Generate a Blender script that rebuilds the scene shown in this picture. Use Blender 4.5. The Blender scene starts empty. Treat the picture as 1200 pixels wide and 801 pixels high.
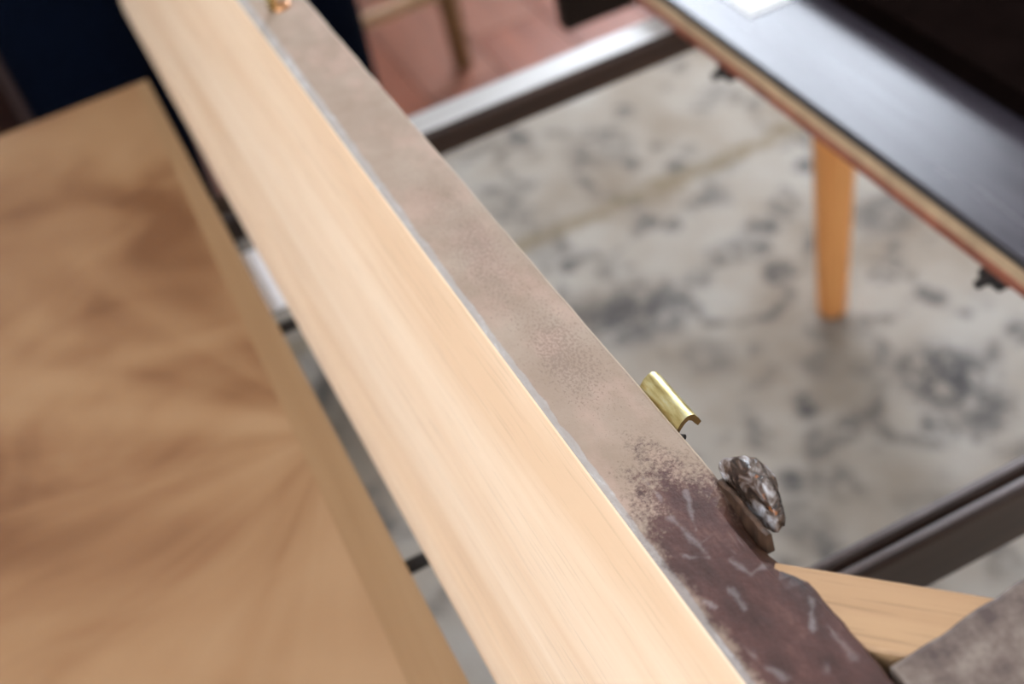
import bpy, bmesh, math, random
from mathutils import Vector, Matrix, noise as mnoise

random.seed(7)
S = bpy.context.scene
COL = S.collection

# ------------------------------------------------------------------ camera
# world: +X runs along the table rail away from the camera, +Y to the left, Z up, floor at 0
cam_d = bpy.data.cameras.new('camera')
cam = bpy.data.objects.new('camera', cam_d)
COL.objects.link(cam)
D1 = Vector((-0.40791556, -0.56735085, 0.71534461))     # world X seen in image axes (right, down, forward)
DN = Vector((0.18455703, 0.71608129, 0.67317627))       # world down
D2 = D1.cross(DN)                                       # world Y
UPV = -DN
right = Vector((D1.x, D2.x, UPV.x)); down = Vector((D1.y, D2.y, UPV.y)); fwd = Vector((D1.z, D2.z, UPV.z))
m = Matrix((right, -down, -fwd)).transposed().to_4x4()
m.translation = (0, 0, 1.10)
cam.matrix_world = m
cam_d.sensor_width = 36.0
cam_d.lens = 1438.0 / 1200.0 * 36.0
cam_d.clip_start = 0.02
cam_d.dof.use_dof = True
cam_d.dof.focus_distance = 0.405
cam_d.dof.aperture_fstop = 6.4
S.camera = cam

# ------------------------------------------------------------------ world and light
S.view_settings.view_transform = 'Standard'
S.view_settings.look = 'None'
S.view_settings.exposure = 1.12
S.view_settings.gamma = 1.0
S.view_settings.use_curve_mapping = False
wd = bpy.data.worlds.new('sky')
S.world = wd
wd.use_nodes = True
bg = wd.node_tree.nodes['Background']
bg.inputs[0].default_value = (0.82, 0.89, 1.0, 1)
bg.inputs[1].default_value = 9.0


def portal(name, loc, rot, sx, sy):
    """marks a window opening, so that the sky light coming through it is sampled well"""
    d = bpy.data.lights.new(name, 'AREA')
    d.shape = 'RECTANGLE'; d.size = sx; d.size_y = sy
    d.cycles.is_portal = True
    o = bpy.data.objects.new(name, d); COL.objects.link(o)
    o.location = loc; o.rotation_euler = rot


portal('far_window_portal', (3.09, -2.05, 2.15), (math.radians(90), 0, math.radians(90)), 1.8, 2.3)
portal('left_window_portal', (-1.25, 1.59, 2.875), (math.radians(-90), 0, 0), 2.1, 1.75)


# ------------------------------------------------------------------ material helper
class M:
    def __init__(s, name, rough=0.5, metal=0.0, spec=0.5):
        s.m = bpy.data.materials.new(name); s.m.use_nodes = True
        s.t = s.m.node_tree; s.p = s.t.nodes['Principled BSDF']
        s.p.inputs['Roughness'].default_value = rough
        s.p.inputs['Metallic'].default_value = metal
        s.p.inputs['Specular IOR Level'].default_value = spec
        s.co = s.t.nodes.new('ShaderNodeTexCoord').outputs['Object']

    def put(s, sock, v):
        if isinstance(v, bpy.types.NodeSocket): s.t.links.new(v, sock)
        elif isinstance(v, (tuple, list)): sock.default_value = tuple(v) + ((1,) if len(v) == 3 and sock.type == 'RGBA' else ())
        else: sock.default_value = v

    def map(s, scale=(1, 1, 1), rot=(0, 0, 0), loc=(0, 0, 0), src=None):
        n = s.t.nodes.new('ShaderNodeMapping')
        s.t.links.new(src or s.co, n.inputs[0])
        n.inputs['Scale'].default_value = scale; n.inputs['Rotation'].default_value = rot; n.inputs['Location'].default_value = loc
        return n.outputs[0]

    def noise(s, vec, scale=5, detail=4, rough=0.55, dist=0.0):
        n = s.t.nodes.new('ShaderNodeTexNoise')
        s.t.links.new(vec, n.inputs['Vector'])
        n.inputs['Scale'].default_value = scale; n.inputs['Detail'].default_value = detail
        n.inputs['Roughness'].default_value = rough; n.inputs['Distortion'].default_value = dist
        return n.outputs[0]

    def voro(s, vec, scale=5, feature='F1', out=0):
        n = s.t.nodes.new('ShaderNodeTexVoronoi'); n.feature = feature
        s.t.links.new(vec, n.inputs['Vector']); n.inputs['Scale'].default_value = scale
        return n.outputs[out]

    def sep(s, vec=None):
        n = s.t.nodes.new('ShaderNodeSeparateXYZ'); s.t.links.new(vec or s.co, n.inputs[0])
        return n.outputs

    def math(s, op, a, b=0.0, clamp=False):
        n = s.t.nodes.new('ShaderNodeMath'); n.operation = op; n.use_clamp = clamp
        s.put(n.inputs[0], a); s.put(n.inputs[1], b)
        return n.outputs[0]

    def step(s, v, lo, hi, a=0.0, b=1.0):
        n = s.t.nodes.new('ShaderNodeMapRange'); n.interpolation_type = 'SMOOTHSTEP'
        s.put(n.inputs[0], v)
        for i, x in enumerate((lo, hi, a, b)): n.inputs[i + 1].default_value = x
        return n.outputs[0]

    def ramp(s, fac, stops):
        n = s.t.nodes.new('ShaderNodeValToRGB'); s.put(n.inputs[0], fac)
        e = n.color_ramp.elements
        while len(e) < len(stops): e.new(0.5)
        for el, (p, c) in zip(e, stops): el.position = p; el.color = tuple(c) + (1,)
        return n.outputs[0]

    def mix(s, f, a, b, mode='MIX'):
        n = s.t.nodes.new('ShaderNodeMix'); n.data_type = 'RGBA'; n.blend_type = mode
        s.put(n.inputs[0], f); s.put(n.inputs[6], a); s.put(n.inputs[7], b)
        return n.outputs[2]

    def dist(s, pt, src=None):
        n = s.t.nodes.new('ShaderNodeVectorMath'); n.operation = 'DISTANCE'
        s.t.links.new(src or s.co, n.inputs[0]); n.inputs[1].default_value = pt
        return n.outputs['Value']

    def bump(s, h, strength=0.3, d=0.001):
        n = s.t.nodes.new('ShaderNodeBump'); n.inputs['Strength'].default_value = strength; n.inputs['Distance'].default_value = d
        s.put(n.inputs['Height'], h); s.t.links.new(n.outputs[0], s.p.inputs['Normal'])

    def color(s, c): s.put(s.p.inputs['Base Color'], c); return s
    def rough(s, c): s.put(s.p.inputs['Roughness'], c); return s


def plain(name, c, rough=0.6, metal=0.0, var=0.12, scale=30, spec=0.5):
    k = M(name, rough, metal, spec)
    n = k.noise(k.co, scale, 4)
    k.color(k.ramp(n, [(0.3, [x * (1 - var) for x in c]), (0.7, [min(1, x * (1 + var)) for x in c])]))
    return k.m


def wood(name, c_dark, c_mid, c_light, along='x', rough=0.55, fine=260, spec=0.4, pores=0.25):
    k = M(name, rough, 0, spec)
    st = {'x': (0.05, 1, 1), 'y': (1, 0.05, 1), 'z': (1, 1, 0.05)}[along]
    v = k.map(st)
    broad = k.noise(v, 26, 3, 0.5, 0.6)
    mid = k.noise(v, 90, 4, 0.6, 0.3)
    f = k.noise(k.map([q if q == 1 else 0.03 for q in st]), fine * 2.2, 3, 0.6)
    s_ = k.math('ADD', k.math('MULTIPLY', broad, 0.6), k.math('MULTIPLY', mid, 0.4))
    col = k.ramp(s_, [(0.36, c_dark), (0.5, c_mid), (0.64, c_light)])
    por = k.step(f, 0.53, 0.68)
    col = k.mix(k.math('MULTIPLY', por, pores), col, [x * 0.55 for x in c_dark])
    k.color(col); k.bump(k.math('SUBTRACT', mid, k.math('MULTIPLY', por, 0.6)), 0.12, 0.0006)
    return k.m


# ------------------------------------------------------------------ mesh helpers
def empty(name, label=None, cat=None, loc=(0, 0, 0), rz=0.0, group=None):
    o = bpy.data.objects.new(name, None); COL.objects.link(o)
    o.location = loc; o.rotation_euler = (0, 0, rz); o.empty_display_size = 0.05
    return tag(o, label, cat, group)


def tag(o, label=None, cat=None, group=None, kind=None):
    for k_, v in (('label', label), ('category', cat), ('group', group), ('kind', kind)):
        if v: o[k_] = v
    return o


def obj(name, bm, mat, parent=None, smooth=False, loc=(0, 0, 0)):
    bmesh.ops.recalc_face_normals(bm, faces=bm.faces)
    me = bpy.data.meshes.new(name); bm.to_mesh(me); bm.free()
    me.materials.append(mat)
    if smooth:
        for p in me.polygons: p.use_smooth = True
    o = bpy.data.objects.new(name, me); COL.objects.link(o); o.location = loc
    if parent: o.parent = parent
    return o


def add_box(bm, x0, x1, y0, y1, z0, z1, bev=0.0, seg=2):
    vs = [bm.verts.new((x, y, z)) for x in (x0, x1) for y in (y0, y1) for z in (z0, z1)]
    fs = [bm.faces.new([vs[i] for i in f]) for f in ((0, 1, 3, 2), (4, 6, 7, 5), (0, 4, 5, 1), (2, 3, 7, 6), (0, 2, 6, 4), (1, 5, 7, 3))]
    if bev:
        es = list({e for f in fs for e in f.edges})
        bmesh.ops.bevel(bm, geom=es, offset=bev, segments=seg, affect='EDGES', profile=0.6)
    return bm


def box(x0, x1, y0, y1, z0, z1, bev=0.0, seg=2):
    return add_box(bmesh.new(), x0, x1, y0, y1, z0, z1, bev, seg)


def prism(pts, a0, a1, axis='x', n=1, bm=None, warp=None):
    """closed profile pts (two coordinates) swept along an axis in n steps"""
    bm = bm or bmesh.new()
    rings = []
    for i in range(n + 1):
        a = a0 + (a1 - a0) * i / n
        ring = []
        for (u, v) in pts:
            p = {'x': (a, u, v), 'y': (u, a, v), 'z': (u, v, a)}[axis]
            if warp: p = warp(*p)
            ring.append(bm.verts.new(p))
        rings.append(ring)
    L = len(pts)
    for r0, r1 in zip(rings, rings[1:]):
        for j in range(L):
            bm.faces.new((r0[j], r0[(j + 1) % L], r1[(j + 1) % L], r1[j]))
    bm.faces.new(rings[0][::-1]); bm.faces.new(rings[-1])
    return bm


def tube(p0, p1, r0, r1=None, seg=16, bm=None):
    bm = bm or bmesh.new()
    r1 = r0 if r1 is None else r1
    p0, p1 = Vector(p0), Vector(p1)
    q = (p1 - p0).to_track_quat('Z', 'Y')
    a, b = [], []
    for i in range(seg):
        t = 2 * math.pi * i / seg
        c = Vector((math.cos(t), math.sin(t), 0))
        a.append(bm.verts.new(p0 + q @ (c * r0))); b.append(bm.verts.new(p1 + q @ (c * r1)))
    for i in range(seg):
        j = (i + 1) % seg
        bm.faces.new((a[i], a[j], b[j], b[i]))
    bm.faces.new(a[::-1]); bm.faces.new(b)
    return bm


def lathe(pts, seg=20, center=(0, 0), bm=None):
    bm = bm or bmesh.new()
    rings = [[bm.verts.new((center[0] + r * math.cos(2 * math.pi * i / seg), center[1] + r * math.sin(2 * math.pi * i / seg), z)) for i in range(seg)] for r, z in pts]
    for a, b in zip(rings, rings[1:]):
        for i in range(seg):
            j = (i + 1) % seg
            bm.faces.new((a[i], a[j], b[j], b[i]))
    bm.faces.new(rings[0][::-1]); bm.faces.new(rings[-1])
    return bm


# ------------------------------------------------------------------ materials
m_pale = wood('pale_sanded_wood', (0.69, 0.475, 0.305), (0.75, 0.555, 0.385), (0.795, 0.62, 0.455), 'x', 0.5, 420, 0.35, 0.2)
m_brace = wood('brace_wood', (0.282, 0.156, 0.075), (0.344, 0.203, 0.102), (0.391, 0.247, 0.129), 'x', 0.55, 320, 0.3, 0.5)
m_leg = wood('orange_wood', (0.93, 0.38, 0.11), (0.96, 0.43, 0.14), (0.97, 0.48, 0.17), 'z', 0.5, 150)
m_band = wood('border_veneer', (0.252, 0.139, 0.063), (0.290, 0.168, 0.080), (0.319, 0.193, 0.097), 'x', 0.45, 120, 0.4, 0.1)
m_raw = plain('raw_edge_wood', (0.50, 0.35, 0.21), 0.7, 0, 0.15, 60)
m_red = plain('red_brown_stain', (0.26, 0.085, 0.05), 0.5, 0, 0.25, 60)
m_dark = plain('dark_brown_stain', (0.016, 0.009, 0.006), 0.75, 0, 0.25, 40, 0.15)
m_under = plain('dark_bare_underside', (0.0045, 0.0026, 0.0022), 1.0, 0, 0.25, 40, 0.0)
m_black = plain('black_stain', (0.012, 0.009, 0.008), 0.6, 0, 0.2, 40)
m_chair = wood('brown_chair_wood', (0.15, 0.075, 0.03), (0.20, 0.105, 0.045), (0.25, 0.13, 0.06), 'z', 0.5, 120)
m_strt = wood('tan_chair_wood', (0.36, 0.20, 0.10), (0.44, 0.26, 0.14), (0.50, 0.31, 0.17), 'y', 0.5, 120)
m_steel = plain('pale_metal', (0.82, 0.83, 0.86), 0.5, 0.0, 0.08, 60)
m_paper = plain('white_paper', (0.80, 0.79, 0.77), 0.8, 0, 0.03, 40)
m_block = plain('dark_red_brown', (0.020, 0.008, 0.006), 0.8, 0, 0.25, 40, 0.08)
m_wall = plain('plaster_wall', (0.72, 0.69, 0.64), 0.9, 0, 0.03, 6)
m_ceil = plain('white_ceiling', (0.80, 0.79, 0.77), 0.9, 0, 0.02, 6)
m_frame = plain('white_window_paint', (0.75, 0.75, 0.74), 0.4, 0, 0.03, 20)
m_jeans = plain('dark_denim', (0.0014, 0.0028, 0.0075), 0.95, 0, 0.5, 220, 0.03)
m_shirt = plain('dark_shirt', (0.02, 0.02, 0.03), 0.9, 0, 0.3, 90, 0.2)
m_skin = plain('skin', (0.55, 0.32, 0.22), 0.55, 0, 0.06, 30)
m_hair = plain('dark_hair', (0.03, 0.02, 0.015), 0.6, 0, 0.4, 120)
m_shoe = plain('black_leather', (0.015, 0.014, 0.014), 0.4, 0, 0.2, 60)


def mk_taupe():
    k = M('worn_taupe_edge', 0.6, 0, 0.2)
    X, Y, Z = k.sep()
    big = k.noise(k.co, 45, 4, 0.6)
    col = k.ramp(big, [(0.3, (0.243, 0.174, 0.125)), (0.5, (0.275, 0.202, 0.150)), (0.7, (0.304, 0.231, 0.174))])
    # pinkish patches
    pk = k.noise(k.map((0.6, 1, 1)), 70, 3)
    col = k.mix(k.math('MULTIPLY', k.step(pk, 0.45, 0.7), 0.35), col, (0.42, 0.275, 0.215))
    # dark speckles, denser in the middle of the length and towards the stain
    sp = k.noise(k.map((0.7, 1, 1)), 1050, 3, 0.7)
    reg = k.noise(k.map((0.6, 1, 1), loc=(3.1, 0.2, 0)), 42, 3, 0.5)
    band = k.math('MULTIPLY', k.step(X, 0.235, 0.30), k.step(X, 0.37, 0.52, 1.0, 0.0))
    core = k.step(k.math('ABSOLUTE', k.math('ADD', Y, 0.0185)), 0.003, 0.014, 1.0, 0.0)
    thr = k.math('ADD', k.math('MULTIPLY', k.math('MULTIPLY', reg, band), k.math('ADD', k.math('MULTIPLY', core, 0.24), 0.10)), -0.09)
    spk = k.step(k.math('ADD', sp, thr), 0.56, 0.62)
    col = k.mix(k.math('MULTIPLY', spk, 0.48), col, (0.15, 0.095, 0.075))
    # grey glue and primer line along the facing
    gw = k.math('ADD', k.math('MULTIPLY', k.math('SUBTRACT', k.noise(k.map((0.35, 1, 1)), 220, 4, 0.7), 0.5), 0.003), k.step(X, 0.25, 0.7, -0.0022, -0.0050))
    gl = k.step(k.math('SUBTRACT', Y, gw), -0.0003, 0.0003)
    gcol = k.ramp(k.noise(k.map((0.3, 1, 1)), 260, 4, 0.7), [(0.35, (0.28, 0.245, 0.22)), (0.58, (0.33, 0.30, 0.275)), (0.76, (0.50, 0.49, 0.48))])
    col = k.mix(k.math('MULTIPLY', gl, 0.85), col, gcol)
    # dark old stain at the near end: boundary across the strip broken up by grain
    n1 = k.noise(k.co, 130, 5, 0.7)
    n2 = k.noise(k.co, 900, 3, 0.7)
    mott = k.math('ADD', k.math('MULTIPLY', k.math('SUBTRACT', n1, 0.5), 0.050), k.math('MULTIPLY', k.math('SUBTRACT', n2, 0.5), 0.060))
    # starts later on the two flanks of the strip
    flank = k.math('MULTIPLY', k.math('ABSOLUTE', k.math('ADD', Y, 0.0175)), 1.5)
    edge_ = k.math('ADD', k.math('ADD', X, mott), flank)
    stain = k.step(edge_, 0.228, 0.257, 1.0, 0.0)
    leftfree = k.step(k.math('ADD', Y, k.math('MULTIPLY', k.math('SUBTRACT', k.noise(k.co, 160, 4, 0.7), 0.5), 0.010)), -0.0050, -0.0012, 1.0, 0.30)
    stain = k.math('MULTIPLY', stain, leftfree)
    scol = k.ramp(k.noise(k.map((0.5, 1, 1)), 120, 5, 0.65), [(0.3, (0.022, 0.007, 0.005)), (0.55, (0.055, 0.020, 0.016)), (0.75, (0.11, 0.050, 0.038))])
    # rubbed, lighter grey scratches inside the stain
    s1 = k.noise(k.map((0.22, 1, 1), (0, 0, 0.35)), 120, 3, 0.5, 1.2)
    s2 = k.noise(k.map((1, 0.28, 1), (0, 0, 0.5)), 90, 3, 0.5, 1.0)
    sc = k.math('MULTIPLY', k.math('MAXIMUM', k.step(s1, 0.66, 0.76), k.step(s2, 0.70, 0.78)), 0.5)
    # single deep rubbed scratches, each a stroke from one end to the other
    wob = k.t.nodes.new('ShaderNodeTexNoise'); wob.inputs['Scale'].default_value = 230
    k.t.links.new(k.co, wob.inputs['Vector'])
    wadd = k.t.nodes.new('ShaderNodeVectorMath'); wadd.operation = 'MULTIPLY_ADD'
    k.t.links.new(wob.outputs['Color'], wadd.inputs[0]); wadd.inputs[1].default_value = (0.0022, 0.0022, 0); wadd.inputs[2].default_value = (-0.0011, -0.0011, 0)
    wpos = k.t.nodes.new('ShaderNodeVectorMath'); wpos.operation = 'ADD'
    k.t.links.new(k.co, wpos.inputs[0]); k.t.links.new(wadd.outputs[0], wpos.inputs[1])
    wx, wy, wz = k.sep(wpos.outputs[0])

    def stroke(ax, ay, bx, by, wdt):
        L2 = (bx - ax) ** 2 + (by - ay) ** 2
        px = k.math('SUBTRACT', wx, ax); py = k.math('SUBTRACT', wy, ay)
        h = k.math('ADD', k.math('MULTIPLY', px, (bx - ax) / L2), k.math('MULTIPLY', py, (by - ay) / L2), True)
        ex = k.math('SUBTRACT', px, k.math('MULTIPLY', h, bx - ax)); ey = k.math('SUBTRACT', py, k.math('MULTIPLY', h, by - ay))
        d_ = k.math('SQRT', k.math('ADD', k.math('MULTIPLY', ex, ex), k.math('MULTIPLY', ey, ey)))
        return k.step(k.math('ADD', d_, k.math('MULTIPLY', k.math('SUBTRACT', n1, 0.5), 0.006)), wdt * -0.4, wdt * 1.2, 1, 0)
    for (ax, ay, bx, by, wdt, st_) in [(0.236, -0.0134, 0.2249, -0.013, 0.0009, 0.7), (0.2184, -0.0122, 0.2009, -0.0141, 0.0014, 0.9), (0.224, -0.0217, 0.210, -0.016, 0.0009, 0.7),
                                       (0.2037, -0.0084, 0.1992, -0.0138, 0.0011, 0.8), (0.1945, -0.0181, 0.1873, -0.0207, 0.0015, 0.7), (0.1873, -0.0207, 0.1886, -0.0289, 0.0011, 0.7),
                                       (0.1864, -0.0128, 0.1787, -0.0127, 0.0012, 0.6), (0.1716, -0.0301, 0.1633, -0.0248, 0.0013, 0.9), (0.1578, -0.0285, 0.150, -0.0283, 0.0016, 0.5), (0.1594, -0.0074, 0.1543, -0.0094, 0.0016, 0.7), (0.1867, -0.0044, 0.1838, -0.0061, 0.001, 0.8)]:
        sc = k.math('MAXIMUM', sc, k.math('MULTIPLY', stroke(ax, ay, bx, by, wdt), st_ * 0.68))
    # dark cracks and the brown gouge beside the lump
    crack = stroke(0.1851, -0.0309, 0.1746, -0.0308, 0.0012)
    gouge = stroke(0.2140, -0.0300, 0.1930, -0.0305, 0.0042)
    scol = k.mix(k.math('MULTIPLY', gouge, 0.8), scol, k.ramp(k.noise(k.map((0.15, 1, 1)), 420, 3), [(0.35, (0.03, 0.012, 0.008)), (0.6, (0.10, 0.05, 0.028))]))
    scol = k.mix(crack, scol, (0.015, 0.010, 0.010))
    scol = k.mix(k.math('MULTIPLY', sc, 0.62), scol, (0.30, 0.27, 0.265))
    col = k.mix(k.math('MULTIPLY', stain, 0.96), col, scol)
    # dark ring under the brass pin
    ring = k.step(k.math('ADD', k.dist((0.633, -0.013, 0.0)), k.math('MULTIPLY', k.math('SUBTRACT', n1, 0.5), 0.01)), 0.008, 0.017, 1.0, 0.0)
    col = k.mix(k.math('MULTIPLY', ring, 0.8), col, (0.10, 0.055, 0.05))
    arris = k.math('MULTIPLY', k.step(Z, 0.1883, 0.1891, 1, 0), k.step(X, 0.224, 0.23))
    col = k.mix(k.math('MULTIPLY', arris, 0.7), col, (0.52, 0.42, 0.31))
    k.color(col)
    k.rough(k.step(stain, 0, 1, 0.75, 0.48))
    k.bump(k.math('ADD', n1, k.math('ADD', k.math('MULTIPLY', n2, 0.4), k.math('MULTIPLY', spk, -0.3))), 0.35, 0.0012)
    return k.m


def mk_veneer():
    """sunburst matched veneer: the figure fans out from a point near the border"""
    k = M('sanded_figured_veneer', 0.42, 0, 0.45)
    X, Y, Z = k.sep()
    dx = k.math('SUBTRACT', X, 0.49); dy = k.math('SUBTRACT', Y, -0.02)
    ang = k.math('ARCTAN2', dy, dx)
    n = k.t.nodes.new('ShaderNodeCombineXYZ')
    k.put(n.inputs[0], k.math('MULTIPLY', ang, 1.0))
    rr = k.math('SQRT', k.math('ADD', k.math('MULTIPLY', dx, dx), k.math('MULTIPLY', dy, dy)))
    k.put(n.inputs[1], k.math('MULTIPLY', rr, 0.9))
    a = k.noise(n.outputs[0], 1.9, 3, 0.45, 0.8)
    b = k.noise(k.map((1, 0.7, 1)), 9, 3, 0.5, 1.2)
    f = k.noise(n.outputs[0], 16, 4, 0.6, 0.2)
    s_ = k.math('ADD', k.math('MULTIPLY', a, 0.46), k.math('ADD', k.math('MULTIPLY', b, 0.51), k.math('MULTIPLY', f, 0.03)))
    k.color(k.ramp(s_, [(0.38, (0.165, 0.070, 0.027)), (0.45, (0.235, 0.115, 0.050)), (0.53, (0.290, 0.157, 0.073)), (0.64, (0.335, 0.195, 0.098))]))
    return k.m


def mk_satin():
    k = M('dark_satin_finish', 0.26, 0, 0.55)
    n = k.noise(k.map((0.1, 1, 1)), 60, 4)
    k.color(k.ramp(n, [(0.35, (0.026, 0.022, 0.028)), (0.65, (0.042, 0.035, 0.042))]))
    k.rough(k.step(n, 0.3, 0.7, 0.22, 0.28))
    k.p.inputs['Coat Weight'].default_value = 0.0; k.p.inputs['Specular IOR Level'].default_value = 0.27; k.p.inputs['Coat IOR'].default_value = 1.6; k.p.inputs['Coat Roughness'].default_value = 0.2
    return k.m


def mk_runner():
    k = M('dusty_runner_wood', 0.33, 0, 0.4)
    n = k.noise(k.map((1, 0.06, 1)), 120, 4)
    k.color(k.ramp(n, [(0.35, (0.018, 0.009, 0.006)), (0.65, (0.045, 0.023, 0.015))]))
    return k.m


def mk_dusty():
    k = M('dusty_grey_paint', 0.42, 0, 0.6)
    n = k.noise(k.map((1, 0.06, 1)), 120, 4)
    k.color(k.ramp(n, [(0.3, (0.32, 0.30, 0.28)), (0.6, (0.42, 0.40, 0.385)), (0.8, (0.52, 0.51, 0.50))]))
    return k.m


def mk_rug():
    k = M('faded_grey_rug', 0.95, 0, 0.1)
    wv = k.map((1, 1, 1))
    warp = k.t.nodes.new('ShaderNodeVectorMath'); warp.operation = 'ADD'
    nz = k.t.nodes.new('ShaderNodeTexNoise'); nz.inputs['Scale'].default_value = 17; nz.inputs['Detail'].default_value = 4
    k.t.links.new(k.co, nz.inputs['Vector'])
    sc = k.t.nodes.new('ShaderNodeVectorMath'); sc.operation = 'MULTIPLY_ADD'
    k.t.links.new(nz.outputs['Color'], sc.inputs[0]); sc.inputs[1].default_value = (0.055, 0.055, 0); sc.inputs[2].default_value = (-0.0275, -0.0275, 0)
    k.t.links.new(k.co, warp.inputs[0]); k.t.links.new(sc.outputs[0], warp.inputs[1])
    W = warp.outputs[0]
    base = k.ramp(k.noise(k.co, 4.5, 4, 0.6), [(0.32, (0.284, 0.232, 0.181)), (0.5, (0.370, 0.323, 0.271)), (0.68, (0.430, 0.396, 0.353))])
    # scattered faded floral motifs
    cell = k.voro(W, 13, 'F1')
    msk = k.noise(k.co, 9, 4, 0.6)
    motif = k.math('MULTIPLY', k.step(cell, 0.16, 0.36, 1, 0), k.step(msk, 0.40, 0.54))
    ringv = k.math('ABSOLUTE', k.math('SUBTRACT', k.voro(W, 6.5, 'F1'), 0.42))
    ring = k.math('MULTIPLY', k.step(ringv, 0.02, 0.10, 1, 0), k.step(k.noise(k.map(loc=(4, 2, 0)), 12, 4, 0.6), 0.42, 0.60))
    patt = k.math('MAXIMUM', k.math('MULTIPLY', motif, 0.8), k.math('MULTIPLY', ring, 0.6))
    # larger dark flowers of the design
    for (x, y, r, a_) in [(1.12, -0.455, 0.085, 0.8), (1.08, -0.50, 0.05, 0.6), (1.15, -0.405, 0.05, 0.7), (1.13, -0.50, 0.05, 0.7), (0.80, -0.715, 0.075, 0.85), (0.74, -0.715, 0.055, 0.7), (0.84, -0.69, 0.04, 0.6),
                          (1.165, -0.69, 0.035, 0.75), (1.15, -0.66, 0.03, 0.5), (1.19, -0.745, 0.035, 0.6), (1.48, -0.60, 0.07, 0.45), (1.45, -0.42, 0.05, 0.45), (1.12, -0.565, 0.03, 0.7),
                          (1.066, -0.655, 0.025, 0.75), (1.15, -0.61, 0.028, 0.6), (1.09, -0.84, 0.07, 0.6), (0.925, -0.78, 0.028, 0.75), (0.985, -0.50, 0.05, 0.4), (0.795, -0.53, 0.03, 0.55),
                          (0.745, -0.51, 0.035, 0.5), (0.71, -0.45, 0.045, 0.45), (0.65, -0.58, 0.05, 0.4), (1.31, -0.43, 0.045, 0.4), (1.33, -0.72, 0.04, 0.3), (0.9, -0.60, 0.03, 0.4)]:
        d = k.dist((x, y, 0.004), W)
        b = k.math('MULTIPLY', k.step(d, r * 0.35, r * 1.05, 1, 0), a_)
        patt = k.math('MAXIMUM', patt, b)
    pt = k.noise(k.co, 38, 4, 0.7)
    patt = k.math('MULTIPLY', patt, k.step(pt, 0.30, 0.56))
    col = k.mix(k.math('MULTIPLY', patt, 1.0), base, (0.045, 0.045, 0.05))
    # thin tan border line across the rug
    X, Y, Z = k.sep(W)
    ln = k.math('MULTIPLY', k.step(k.math('ABSOLUTE', k.math('SUBTRACT', X, 1.335)), 0.008, 0.026, 1, 0), k.step(pt, 0.3, 0.55))
    col = k.mix(k.math('MULTIPLY', ln, 0.8), col, (0.22, 0.17, 0.105))
    k.color(col)
    k.bump(k.noise(k.co, 500, 2), 0.5, 0.002)
    return k.m


def mk_plank(i, c):
    k = M('reddish_floor_wood_%d' % i, 0.34, 0, 0.5)
    n = k.noise(k.map((0.12, 1, 1)), 30, 4, 0.6, 0.5)
    k.color(k.ramp(n, [(0.3, [x * 0.75 for x in c]), (0.7, [x * 1.2 for x in c])]))
    return k.m


def mk_brass(name, rough):
    k = M(name, rough, 1.0, 0.5)
    n = k.noise(k.map((0.25, 1, 1)), 500, 4, 0.6)
    k.color(k.ramp(n, [(0.3, (0.44, 0.33, 0.12)), (0.52, (0.62, 0.53, 0.26)), (0.72, (0.68, 0.66, 0.44))]))
    k.rough(k.step(n, 0.3, 0.7, rough, rough + 0.15))
    return k.m


def mk_resin():
    k = M('dark_amber_lump', 0.13, 0, 0.8)
    n = k.noise(k.map((0.7, 1, 1)), 170, 4, 0.6, 0.8)
    n2 = k.noise(k.map(loc=(1, 2, 3)), 330, 3, 0.6)
    col = k.ramp(n, [(0.38, (0.014, 0.009, 0.008)), (0.48, (0.07, 0.042, 0.028)), (0.57, (0.22, 0.185, 0.17)), (0.68, (0.48, 0.47, 0.48))])  # palest greys paint silvery highlights into the lump's colour
    col = k.mix(k.math('MULTIPLY', k.step(n2, 0.60, 0.72), 0.7), col, (0.40, 0.13, 0.035))
    k.color(col); k.bump(n, 0.6, 0.002)
    return k.m


def mk_glass():
    k = bpy.data.materials.new('window_glass'); k.use_nodes = True
    t = k.node_tree; t.nodes.clear()
    o = t.nodes.new('ShaderNodeOutputMaterial'); mx = t.nodes.new('ShaderNodeMixShader')
    a = t.nodes.new('ShaderNodeBsdfTransparent'); b = t.nodes.new('ShaderNodeBsdfGlossy')
    b.inputs['Roughness'].default_value = 0.02; mx.inputs[0].default_value = 0.06
    t.links.new(a.outputs[0], mx.inputs[1]); t.links.new(b.outputs[0], mx.inputs[2]); t.links.new(mx.outputs[0], o.inputs[0])
    return k


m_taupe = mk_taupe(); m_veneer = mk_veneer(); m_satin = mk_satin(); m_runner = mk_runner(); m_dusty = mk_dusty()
m_rug = mk_rug(); m_brass = mk_brass('worn_brass', 0.36); m_brass2 = mk_brass('bright_brass', 0.15); m_resin = mk_resin(); m_glass = mk_glass()
m_planks = [mk_plank(i, c) for i, c in enumerate([(0.22, 0.075, 0.045), (0.27, 0.105, 0.065), (0.17, 0.055, 0.032), (0.25, 0.078, 0.042), (0.29, 0.135, 0.095)])]

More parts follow.
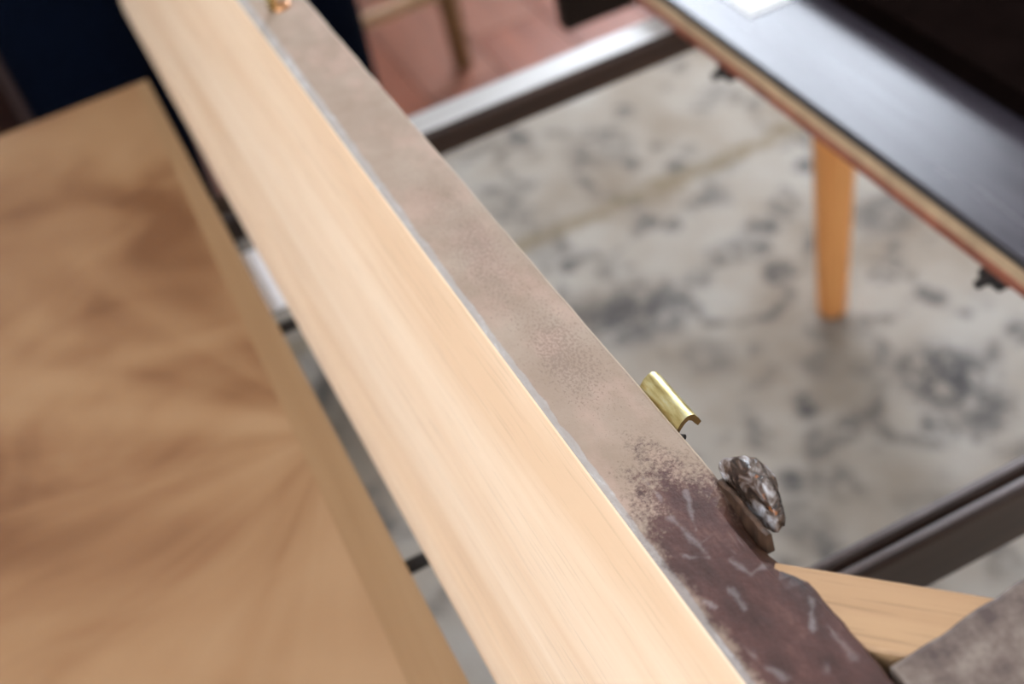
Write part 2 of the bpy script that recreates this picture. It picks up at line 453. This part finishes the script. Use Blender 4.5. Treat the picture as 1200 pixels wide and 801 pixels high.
# ------------------------------------------------------------------ the room
RX0, RX1, RY0, RY1, RH = -2.6, 3.1, -4.2, 1.6, 4.0
fl = tag(obj('floor', box(RX0 - .1, RX1 + .1, RY0 - .1, RY1 + .1, -0.06, -0.012), m_dark), kind='structure')
rnd = random.Random(3)
pw = 0.142
row = 0
y = -2.0
plank_mesh = {}
while y < 1.5:
    x = -1.2 - rnd.random() * 0.9
    while x < 3.0:
        L = min(1.9, 3.08 - x)
        key = (rnd.randrange(5), round(L, 4))
        if key not in plank_mesh:
            b = box(0.001, L - 0.001, 0.0012, pw - 0.0012, -0.012, 0.0, 0.0012, 1)
            o = obj('plank', b, m_planks[key[0]], fl)
            plank_mesh[key] = o.data
        else:
            o = bpy.data.objects.new('plank', plank_mesh[key]); COL.objects.link(o); o.parent = fl
        o.location = (x, y, 0)
        x += L
    y += pw; row += 1
# plain boards beyond the visible part
tag(obj('ceiling', box(RX0 - .1, RX1 + .1, RY0 - .1, RY1 + .1, RH, RH + .1), m_ceil), kind='structure')


def wall_with_window(name, axis, pos, th, a0, a1, w0, w1, z0, z1, wname):
    bm = bmesh.new()
    def b(p0, p1, q0, q1):
        if p1 - p0 < 1e-3 or q1 - q0 < 1e-3: return
        if axis == 'x': add_box(bm, pos, pos + th, p0, p1, q0, q1)
        else: add_box(bm, p0, p1, pos, pos + th, q0, q1)
    b(a0, w0, -.06, RH); b(w1, a1, -.06, RH); b(w0, w1, -.06, z0); b(w0, w1, z1, RH)
    tag(obj(name, bm, m_wall), kind='structure')
    root = empty(wname); tag(root, kind='structure')
    fb = bmesh.new()
    def fr(p0, p1, q0, q1):
        if axis == 'x': add_box(fb, pos + .02, pos + .08, p0, p1, q0, q1, 0.004, 1)
        else: add_box(fb, p0, p1, pos + .02, pos + .08, q0, q1, 0.004, 1)
    fr(w0, w0 + .06, z0, z1); fr(w1 - .06, w1, z0, z1); fr(w0 + .06, w1 - .06, z0, z0 + .06); fr(w0 + .06, w1 - .06, z1 - .06, z1)
    c = (w0 + w1) / 2
    fr(c - .025, c + .025, z0 + .06, z1 - .06)
    obj('window_frame', fb, m_frame, root)
    for (p0, p1) in ((w0 + .06, c - .025), (c + .025, w1 - .06)):
        g = box(pos + .045, pos + .049, p0, p1, z0 + .06, z1 - .06) if axis == 'x' else box(p0, p1, pos + .045, pos + .049, z0 + .06, z1 - .06)
        obj('pane', g, m_glass, root)


wall_with_window('wall_far', 'x', RX1, 0.1, RY0, RY1, -2.95, -1.15, 1.0, 3.3, 'window_1')
wall_with_window('wall_left', 'y', RY1, 0.1, RX0, RX1, -2.3, -0.2, 2.0, 3.75, 'window_2')
tag(obj('wall_right', box(RX0, RX1, RY0 - .1, RY0, -.06, RH), m_wall), kind='structure')
tag(obj('wall_back', box(RX0 - .1, RX0, RY0, RY1, -.06, RH), m_wall), kind='structure')

# ------------------------------------------------------------------ rug
rug = box(-0.9, 1.71, -1.7, 0.95, 0.0, 0.006, 0.002, 1)
tag(obj('rug', rug, m_rug), 'faded grey and beige patterned rug under the pulled-apart table', 'rug')
RT = 0.006

# ------------------------------------------------------------------ the table: runners, dark half top, legs
H = 0.30
table = empty('extension_table', 'pulled-apart table half with dark satin top, dark runners and orange legs', 'table', (0, 0, RT))
TZ = -RT            # part meshes are written in world heights, the root stands on the rug


def tp(name, bm, mat, parent=table, smooth=False):
    return obj(name, bm, mat, parent, smooth, (0, 0, TZ if parent is table else 0))


yE = -0.388
ZB = 0.6105          # underside of the tops, upper face of the runners
top = tp('tabletop', box(-0.15, 1.0, -0.95, yE - 0.0008, 0.6312, 0.635, 0.0015, 2), m_satin)
tag(top, 'dark satin top surface')
tp('edge_core', box(-0.15, 1.0, -0.95, yE, 0.6185, 0.6312, 0.0006, 1), m_raw)
tp('edge_strip', box(-0.15, 1.0, -0.95, yE + 0.0006, ZB, 0.6185, 0.0012, 1), m_red)
tp('edge_bead', box(-0.15, 1.0, yE - 0.003, yE + 0.0008, 0.6296, 0.6338, 0.0012, 2), m_black)
for px in (0.691, 0.407):
    cb = tube((px, yE - 0.02, 0.608), (px, yE + 0.0105, 0.608), 0.0036, 0.0028, 12)
    add_box(cb, px - 0.009, px + 0.009, yE - 0.02, yE + 0.0025, 0.6035, ZB, 0.001, 1)
    tp('dowel_pin', cb, m_black, table)
# end apron and long apron under the dark half
tp('end_apron', box(0.955, 0.975, -0.665, -0.376, 0.53, ZB, 0.0015, 1), m_dark)
tp('long_apron', box(0.13, 0.945, -0.70, -0.682, 0.53, ZB, 0.0015, 1), m_dark)


def runner(x0, x1, z0, z1, groove):
    w = x1 - x0
    if groove:
        pts = [(x0, z0), (x1, z0), (x1, z1 - .003)]
        for c, r in ((x1 - .0042, .0042), (x0 + .0042, .0042)):      # two rounded ridges with a groove between
            pts += [(c + r * math.cos(math.radians(a_)), z1 - r + r * math.sin(math.radians(a_))) for a_ in (25, 50, 75, 90, 105, 130, 155)]
            if c > (x0 + x1) / 2: pts += [(c - r - .0006, z1 - .0045), (x0 + .0042 + r + .0006, z1 - .0045)]
        pts += [(x0, z1 - .004)]
    else:
        pts = [(x0, z0), (x1, z0), (x1, z1 - .003), (x1 - .003, z1), (x0 + .004, z1), (x0, z1 - .004)]
    return prism(pts, -0.72, 0.42, 'y')


r1 = tp('runner', runner(0.7625, 0.795, 0.588, ZB, False), m_runner)
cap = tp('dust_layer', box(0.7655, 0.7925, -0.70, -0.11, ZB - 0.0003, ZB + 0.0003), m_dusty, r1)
tag(r1, 'far runner with pale dusty top')
r2 = tp('runner', runner(0.279, 0.2975, 0.572, ZB, True), m_runner)
m_ridge = plain('ridge_highlight', (0.17, 0.14, 0.14), 0.3, 0, 0.15, 60, 0.8)  # lighter grey paints the highlights along the ridge tops into the colour
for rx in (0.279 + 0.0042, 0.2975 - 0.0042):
    tp('ridge_glint', tube((rx, -0.70, ZB - 0.0012), (rx, -0.10, ZB - 0.0012), 0.0018, None, 12), m_ridge, r2, True)
tag(r2, 'near runner with a groove along its top')


def leg_bm(x, y, top_z, r_top, r_bot):
    pts = []
    for i in range(9):
        t = i / 8
        pts.append((r_bot + (r_top - r_bot) * t, RT + (top_z - RT) * t))
    bm = lathe([(r_bot * .8, RT)] + [(r, z + (0.006 if i == 0 else 0)) for i, (r, z) in enumerate(pts)], 24, (x, y))
    for v in bm.verts:                              # the foot splays a little
        v.co.y += 0.016 * (1 - v.co.z / top_z) ** 1.0
    return bm


for (x, y_) in ((0.97, -0.686), (0.10, -0.686)):
    tp('leg', leg_bm(x, y_, ZB, 0.034, 0.0185), m_leg, table, True)
for (x, y_) in ((0.779, 0.395), (0.288, 0.395)):
    tp('leg', leg_bm(x, y_, 0.5725 if x < .5 else 0.5885, 0.034, 0.0185), m_leg, table, True)

# a spare leaf lying face down and a paper on the dark half
spare = empty('spare_leaf', 'dark brown spare leaf lying face down on the dark satin half top', 'table leaf', (0, 0, 0.635))
obj('board', box(-0.14, 0.85, -0.90, -0.474, 0.0, 0.019, 0.0015, 2), m_under, spare)
obj('batten', box(-0.10, 0.80, -0.74, -0.70, 0.019, 0.037, 0.002, 1), m_under, spare)


pb = bmesh.new()
add_box(pb, 0.704, 0.780, -0.4545, -0.420, 0.635, 0.6362)
add_box(pb, 0.708, 0.778, -0.4535, -0.424, 0.6362, 0.6372)
tag(obj('paper', pb, m_paper), 'small folded white paper lying on the dark satin top by the spare leaf', 'paper')

# ------------------------------------------------------------------ sanded table leaf at the left
leaf = empty('table_leaf', 'sanded table leaf with figured veneer and straight border, lying beside the pale rail', 'table leaf', (0, 0, ZB))
ZT = 0.635 - ZB


def yR(x): return -0.0302 + 0.023 * x


def quad_slab(pts, z0, z1):
    bm = bmesh.new()
    a = [bm.verts.new((x, y, z0)) for x, y in pts]; b = [bm.verts.new((x, y, z1)) for x, y in pts]
    n = len(pts)
    for i in range(n): bm.faces.new((a[i], a[(i + 1) % n], b[(i + 1) % n], b[i]))
    bm.faces.new(a[::-1]); bm.faces.new(b)
    return bm


XN, XF = -0.25, 0.958
obj('core_board', quad_slab([(XN, yR(XN) - .0002), (XF, yR(XF) - .0002), (XF, 0.56), (XN, 0.56)], 0.0, ZT - 0.0018), m_raw, leaf)
obj('veneer', quad_slab([(XN, 0.0012), (XF, 0.0012), (XF, 0.56), (XN, 0.56)], ZT - 0.0018, ZT), m_veneer, leaf)
obj('border', quad_slab([(XN, yR(XN)), (XF, yR(XF)), (XF, 0.0012), (XN, 0.0012)], ZT - 0.0018, ZT), m_band, leaf)
for px, mt in ((0.609, m_black), (0.394, m_black)):
    yy = yR(px)
    pn = obj('dowel_pin', tube((px, yy + 0.012, 0.008), (px, yy - 0.022, 0.008), 0.0042, 0.0036, 14), mt, leaf)
sp = bmesh.new()
add_box(sp, 0.622, 0.692, -0.046, yR(0.66) - 0.0003, 0.012, 0.0145, 0.0008, 1)
tag(obj('steel_plate', sp, m_steel, leaf), 'bright steel plate in the gap')

# ------------------------------------------------------------------ raised apron frame: rail with pale facing, end rail, brace, hardware
RZ = math.atan(0.0225)
fr = empty('apron_frame', 'raised apron rail with pale sanded face and worn brown top edge', 'table frame', (0, -0.0846, ZB), RZ)
FT = 0.8 - ZB          # local height of the worn top edge
X0, X1 = 0.088, 1.02


def hashn(x, s): return mnoise.noise(Vector((x * s, 3.7, 1.3)))


def core_bm():
    bm = bmesh.new()
    NX = 230
    rings = []
    for i in range(NX + 1):
        x = X0 + (X1 - X0) * i / NX
        yr = -0.0333 + 0.0006 * hashn(x, 60) * 0.6 + 0.0016 * x
        worn = max(0.0, min(1.0, (0.25 - x) / 0.05))
        yr += worn * (0.0005 * hashn(x, 210) + 0.0006 * hashn(x + 9, 480))
        # broken-out notch at the lump
        t = (x - 0.200) / 0.026
        dip = 0.0
        if abs(t) < 1: dip = (1 - t * t) ** 2
        gouge = max(0.0, 1 - abs((x - 0.182) / 0.018)) 
        ring = [(0.0002, FT), (-0.010, FT), (-0.020, FT), (yr * 0.72 - 0.002, FT - 0.0004 * dip), (yr + 0.0045 * dip + 0.0012 + 0.001 * gouge, FT - 0.0003 - 0.003 * dip), (yr + 0.002 * dip, FT - 0.0012 - 0.006 * dip),
                (yr + 0.001, 0.10), (yr + 0.003, 0.0), (0.0035, 0.0), (0.0028, 0.09)]
        rings.append([bm.verts.new((x, a, b)) for a, b in ring])
    L = len(rings[0])
    for r0, r1_ in zip(rings, rings[1:]):
        for j in range(L):
            bm.faces.new((r0[j], r0[(j + 1) % L], r1_[(j + 1) % L], r1_[j]))
    bm.faces.new(rings[0][::-1]); bm.faces.new(rings[-1])
    return bm


core = obj('rail', core_bm(), m_taupe, fr)
tag(core, 'worn taupe rail edge with dark brown stain at its near end')


def facing_pts():
    # gently bulging outer face that runs into a large rounded foot
    out = [(0.0003, FT + 0.0002), (0.0010, FT + 0.0001)]
    cx, cz, rx, rz_ = 0.0040, 0.060, 0.0430, 0.060
    a0 = math.radians(33)
    y1, z1 = cx + rx * math.cos(a0), cz + rz_ * math.sin(a0)
    y0, z0 = 0.0016, FT - 0.0008
    d = Vector((z0 - z1, y1 - y0)).normalized()
    for i in range(19):
        t = i / 18
        b = 0.0035 * math.sin(math.pi * t)
        out.append((y0 + (y1 - y0) * t + d.x * b, z0 + (z1 - z0) * t + d.y * b))
    for i in range(1, 25):
        a = a0 - (a0 + math.pi / 2) * i / 24
        out.append((cx + rx * math.cos(a), cz + rz_ * math.sin(a)))
    out += [(0.0030, 0.09)]
    return out


fc = prism(facing_pts(), X0, X1, 'x', 60)
facing = obj('facing', fc, m_pale, fr, True)
mod_edges = facing.data
try:
    mod_edges.set_sharp_from_angle(angle=math.radians(38))
except Exception:
    pass
tag(facing, 'pale sanded wooden face with rounded foot')

# local <- world on the plan
ca, sa = math.cos(RZ), math.sin(RZ)


def loc(x, y, z=0.8):
    yy = y + 0.0846
    return (x * ca + yy * sa, -x * sa + yy * ca, z - ZB)


# end rail at the near end, running to the right
def end_rail():
    a = loc(0.1437, -0.1167); b = loc(0.1515, -0.2050)
    # continue the far edge to the right
    dx, dy = b[0] - a[0], b[1] - a[1]
    e = (a[0] + dx * 2.3, a[1] + dy * 2.3)
    wv = 0.050
    bm = bmesh.new()
    N = 60
    rings = []
    for i in range(N + 1):
        t = i / N
        x = a[0] + (e[0] - a[0]) * t; y_ = a[1] + 0.0004 + (e[1] - a[1]) * t
        j = 0.0007 * hashn(y_ + 4, 150)
        ring = [(x + j, FT - 0.0012), (x + j - 0.0012, FT - 0.0004), (x - wv, FT - 0.0004), (x - wv, 0.0), (x, 0.0)]
        rings.append([bm.verts.new((p, y_, q)) for p, q in ring])
    L = 5
    for r0, r1_ in zip(rings, rings[1:]):
        for q in range(L): bm.faces.new((r0[q], r0[(q + 1) % L], r1_[(q + 1) % L], r1_[q]))
    bm.faces.new(rings[0][::-1]); bm.faces.new(rings[-1])
    return bm


m_end = M('worn_brown_edge', 0.6, 0, 0.35)
_n = m_end.noise(m_end.co, 95, 5, 0.65)
m_end.color(m_end.ramp(_n, [(0.34, (0.056, 0.034, 0.027)), (0.5, (0.112, 0.078, 0.060)), (0.66, (0.175, 0.133, 0.105))]))
m_end.bump(_n, 0.3, 0.001)
tag(obj('end_rail', end_rail(), m_end.m, fr), 'brown worn end rail meeting the long rail')


# pale corner brace across the corner
def brace():
    a = Vector(loc(0.1860, -0.1130, 0.7985)); b = Vector(loc(0.1400, -0.1610, 0.7985))
    d = (b - a).normalized(); nrm = Vector((d.y, -d.x, 0))
    if nrm.x > 0: nrm = -nrm                     # towards the corner
    ln = (b - a).length
    w = 0.0235
    prof = [(0.0, -0.03), (0.0, -0.0008), (0.0008, 0.0), (w - 0.0008, 0.0), (w, -0.0008), (w, -0.03)]
    bm = bmesh.new()
    r = []
    for s_ in (-0.004, ln + 0.012):
        r.append([bm.verts.new((s_, u, v)) for u, v in prof])
    for q in range(6): bm.faces.new((r[0][q], r[0][(q + 1) % 6], r[1][(q + 1) % 6], r[1][q]))
    bm.faces.new(r[0][::-1]); bm.faces.new(r[1])
    M_ = Matrix(((d.x, nrm.x, 0, a.x), (d.y, nrm.y, 0, a.y), (0, 0, 1, a.z), (0, 0, 0, 1)))
    return bm, M_


bb, bM = brace()
bo = obj('corner_brace', bb, m_brace, fr)
bo.matrix_local = bM
tag(bo, 'light wooden corner brace')


# brass clip on the inner side of the rail
def clip_bm():
    bm = bmesh.new()
    yb = -0.0326
    outer = [(yb + 0.0008, FT - 0.0048), (yb - 0.0006, FT - 0.0020), (yb - 0.0024, FT + 0.0004), (yb - 0.0044, FT + 0.0018), (yb - 0.0062, FT + 0.0020), (yb - 0.0076, FT + 0.0012), (yb - 0.0089, FT - 0.0010), (yb - 0.0098, FT - 0.0034)]
    inner = [(yb - 0.0084, FT - 0.0046), (yb - 0.0074, FT - 0.0030), (yb - 0.0064, FT - 0.0010), (yb - 0.0052, FT - 0.0001), (yb - 0.0038, FT - 0.0008), (yb - 0.0020, FT - 0.0026), (yb - 0.0004, FT - 0.0052)]
    return prism(outer + inner, 0.2490, 0.2735, 'x', 2, bm)


cl = obj('brass_clip', clip_bm(), m_brass, fr, True)
cl.data.materials.append(plain('dark_brass', (0.13, 0.07, 0.02), 0.5, 0.4, 0.3, 200))
for p in cl.data.polygons:                         # the end faces take a darker brown material
    if len(p.vertices) > 4: p.material_index = 1
try: cl.data.set_sharp_from_angle(angle=math.radians(50))
except Exception: pass
tag(cl, 'small bent brass clip')
obj('screw', tube((0.2480, -0.0322, FT - 0.0030), (0.2450, -0.0336, FT - 0.0020), 0.0007, 0.0010, 10), m_black, cl)


# glossy dark lump stuck in the broken edge
def lump_bm():
    bm = bmesh.new()
    bmesh.ops.create_icosphere(bm, subdivisions=4, radius=1.0)
    for v in bm.verts:
        p = v.co.copy()
        nrm = 0.14 * mnoise.noise(p * 1.7 + Vector((5, 1, 2))) + 0.07 * mnoise.noise(p * 4.0) + 0.03 * mnoise.noise(p * 9)
        p *= 1 + nrm
        # flat cut on the side that faces the rail
        if p.y > 0.15: p.y = 0.15 + (p.y - 0.15) * 0.10
        # pointed towards the near end
        taper = 1.0 - 0.38 * max(0.0, -p.x)
        v.co = Vector((p.x * 0.0140, p.y * 0.0085 * taper, p.z * 0.0100 * taper))
    return bm


lump = obj('resin_lump', lump_bm(), m_resin, fr, True)
lump.location = (0.2115, -0.0372, FT + 0.0005)
lump.rotation_euler = (math.radians(12), math.radians(-8), math.radians(3))
tag(lump, 'glossy dark amber lump in the broken edge')


def ridge_bm():
    bm = bmesh.new()
    N = 22
    rings = []
    for i in range(N + 1):
        t = i / N
        x = 0.1955 + 0.0265 * t
        h = 0.0026 * math.sin(math.pi * min(1, 0.10 + 0.9 * t)) ** 0.55 + 0.0006 * hashn(x, 500)
        c = -0.0326 + 0.0006 * hashn(x + 2, 300)
        rings.append([bm.verts.new((x, c + u, FT + v)) for u, v in ((0.0016, -0.008), (0.0012, h * .6), (0.0004, h), (-0.0006, h * .6), (-0.0014, -0.008))])
    for r0, r1_ in zip(rings, rings[1:]):
        for q in range(5): bm.faces.new((r0[q], r0[(q + 1) % 5], r1_[(q + 1) % 5], r1_[q]))
    bm.faces.new(rings[0][::-1]); bm.faces.new(rings[-1])
    return bm


m_spl = plain('splintered_brown_wood', (0.055, 0.028, 0.016), 0.5, 0, 0.5, 300)
obj('splinter', ridge_bm(), m_spl, fr)

# brass pin standing on the far part of the edge, in its little collar
pin = obj('brass_pin', lathe([(0.0029, -0.004), (0.0029, 0.0185), (0.0025, 0.021), (0.0014, 0.0222), (0.0004, 0.0225)], 20, (0, 0)), m_brass2, fr, True)
pin.location = (0.640, -0.0135, FT)
m_cu = plain('copper_brown_metal', (0.45, 0.22, 0.10), 0.3, 0.8, 0.3, 300)
colr = obj('collar', lathe([(0.0062, -0.003), (0.0062, 0.0012), (0.0050, 0.0020), (0.0035, 0.0020)], 20, (0, 0)), m_cu, fr, True)
colr.location = (0.6415, -0.0175, FT)
tag(colr, 'copper-brown collar round the brass pin')

# ------------------------------------------------------------------ chair in the background
ch = empty('wooden_chair', 'brown wooden chair on the reddish floor beyond the rug', 'chair', (1.868, -0.345, 0.0))
for (dx, dy) in ((0, -0.185), (0, 0.185), (0.40, -0.17), (0.40, 0.17)):
    hgt = 0.45 if dx == 0 else 0.88
    b = lathe([(0.013, 0.0), (0.0165, 0.008), (0.0185, 0.2), (0.021, 0.43), (0.021, 0.45)] + ([(0.018, 0.7), (0.014, 0.88)] if dx else []), 16, (dx, dy))
    obj('leg', b, m_chair, ch, True)
obj('stretcher', tube((0, -0.172, 0.150), (0, 0.172, 0.150), 0.0125, None, 14), m_strt, ch, True)
obj('stretcher', tube((0.013, -0.183, 0.21), (0.387, -0.17, 0.21), 0.011, None, 14), m_chair, ch, True)
obj('stretcher', tube((0.013, 0.183, 0.21), (0.387, 0.17, 0.21), 0.011, None, 14), m_chair, ch, True)
obj('seat', box(-0.03, 0.37, -0.22, 0.22, 0.45, 0.475, 0.008, 3), m_chair, ch)
for z0 in (0.58, 0.68, 0.78):
    obj('back_slat', box(0.393, 0.407, -0.158, 0.158, z0, z0 + 0.05, 0.004, 2), m_chair, ch)


# dark chest beyond the leaf, added to fill the dark left edge of the view
block = empty('dark_block', 'added dark reddish-brown chest beyond the leaf, left of the person', 'block', (1.50, 0.452, RT))
obj('body', box(-0.17, 0.17, -0.32, 0.32, 0.0, 0.70, 0.004, 2), m_block, block)
obj('top_slab', box(-0.18, 0.18, -0.33, 0.33, 0.7005, 0.73, 0.005, 2), m_block, block)

# ------------------------------------------------------------------ person standing behind the leaf
def skin_mesh(name, nodes, edges, mat, parent, sub=2):
    """nodes: list of (x, y, z, rx, ry)"""
    me = bpy.data.meshes.new(name)
    me.from_pydata([n[:3] for n in nodes], edges, [])
    o = bpy.data.objects.new(name, me); COL.objects.link(o)
    sk = o.modifiers.new('skin', 'SKIN'); sk.use_smooth_shade = True
    for i, n in enumerate(nodes):
        sv = me.skin_vertices[0].data[i]
        sv.radius = (n[3], n[4]); sv.use_root = (i == 0)
    ss = o.modifiers.new('sub', 'SUBSURF'); ss.levels = sub; ss.render_levels = sub
    dg = bpy.context.evaluated_depsgraph_get()
    ev = bpy.data.meshes.new_from_object(o.evaluated_get(dg))
    o.modifiers.clear(); o.data = ev
    ev.materials.clear(); ev.materials.append(mat)
    for p in ev.polygons: p.use_smooth = True
    o.parent = parent
    return o


PX = 1.30
per = empty('person', 'standing person in dark navy jeans behind the veneered leaf', 'person', (PX, -0.075, RT))
# trousers: pelvis and two legs
tr = [(0.0, 0, 0.96, 0.14, 0.11), (0.0, 0, 1.04, 0.14, 0.105)]
ed = [(0, 1)]
for s_, yh in ((1, 0.115), (-1, -0.110)):
    i = len(tr)
    tr += [(0.0, s_ * 0.085, 0.86, 0.098, 0.095), (-0.008, yh * 0.98, 0.66, 0.088, 0.088), (-0.012, yh, 0.50, 0.084, 0.084), (0.0, yh, 0.34, 0.080, 0.080), (0.008, yh, 0.10, 0.074, 0.074), (0.008, yh, 0.055, 0.073, 0.073)]
    ed += [(0, i), (i, i + 1), (i + 1, i + 2), (i + 2, i + 3), (i + 3, i + 4), (i + 4, i + 5)]
skin_mesh('trousers', tr, ed, m_jeans, per)
# body: torso, neck, head and both arms in one surface
bd = [(0, 0, 1.02, 0.125, 0.09), (0, 0, 1.18, 0.125, 0.09), (0, 0, 1.34, 0.145, 0.10), (0, 0, 1.45, 0.09, 0.075), (0.0, 0, 1.51, 0.055, 0.055), (-0.01, 0, 1.58, 0.075, 0.085), (-0.012, 0, 1.66, 0.078, 0.095), (-0.008, 0, 1.74, 0.05, 0.06)]
be = [(i, i + 1) for i in range(7)]
for s_ in (1, -1):
    i = len(bd)
    bd += [(0, s_ * 0.17, 1.42, 0.055, 0.055), (0.01, s_ * 0.22, 1.16, 0.042, 0.042), (-0.05, s_ * 0.235, 0.93, 0.028, 0.030), (-0.07, s_ * 0.235, 0.86, 0.020, 0.040)]
    be += [(2, i), (i, i + 1), (i + 1, i + 2), (i + 2, i + 3)]
    for q in range(4):
        j = len(bd)
        xx = -0.070 + (q - 1.5) * 0.019
        bd += [(xx, s_ * 0.236, 0.82, 0.009, 0.009), (xx - 0.004, s_ * 0.228, 0.775 + 0.006 * abs(q - 1.3), 0.0075, 0.0075)]
        be += [(i + 3, j), (j, j + 1)]
    j = len(bd)
    bd += [(-0.105, s_ * 0.225, 0.865, 0.010, 0.010), (-0.122, s_ * 0.218, 0.83, 0.0085, 0.0085)]
    be += [(i + 3, j), (j, j + 1)]
skin_mesh('body', bd, be, m_skin, per)
sh = [(0, 0, 1.00, 0.155, 0.118), (0, 0, 1.18, 0.145, 0.108), (0, 0, 1.34, 0.165, 0.118), (0, 0, 1.455, 0.085, 0.075)]
se = [(0, 1), (1, 2), (2, 3)]
for s_ in (1, -1):
    i = len(sh)
    sh += [(0, s_ * 0.17, 1.42, 0.072, 0.068), (0.005, s_ * 0.222, 1.14, 0.058, 0.056)]
    se += [(2, i), (i, i + 1)]
skin_mesh('shirt', sh, se, m_shirt, per)
hb = bmesh.new()
bmesh.ops.create_uvsphere(hb, u_segments=24, v_segments=14, radius=1)
for v in hb.verts: v.co = Vector((v.co.x * 0.098 + 0.012, v.co.y * 0.086, v.co.z * 0.085 + 1.70 + (0.03 if v.co.x < -0.3 and v.co.z < 0.2 else 0)))
obj('hair', hb, m_hair, per, True)
for s_, yh in ((1, 0.115), (-1, -0.110)):
    sb = bmesh.new()
    bmesh.ops.create_uvsphere(sb, u_segments=20, v_segments=12, radius=1)
    for v in sb.verts: v.co = Vector((v.co.x * 0.135 - 0.055, v.co.y * (0.046 - 0.008 * v.co.x) + yh, max(0.0, v.co.z * 0.05 + 0.035)))
    obj('shoe', sb, m_shoe, per, True)
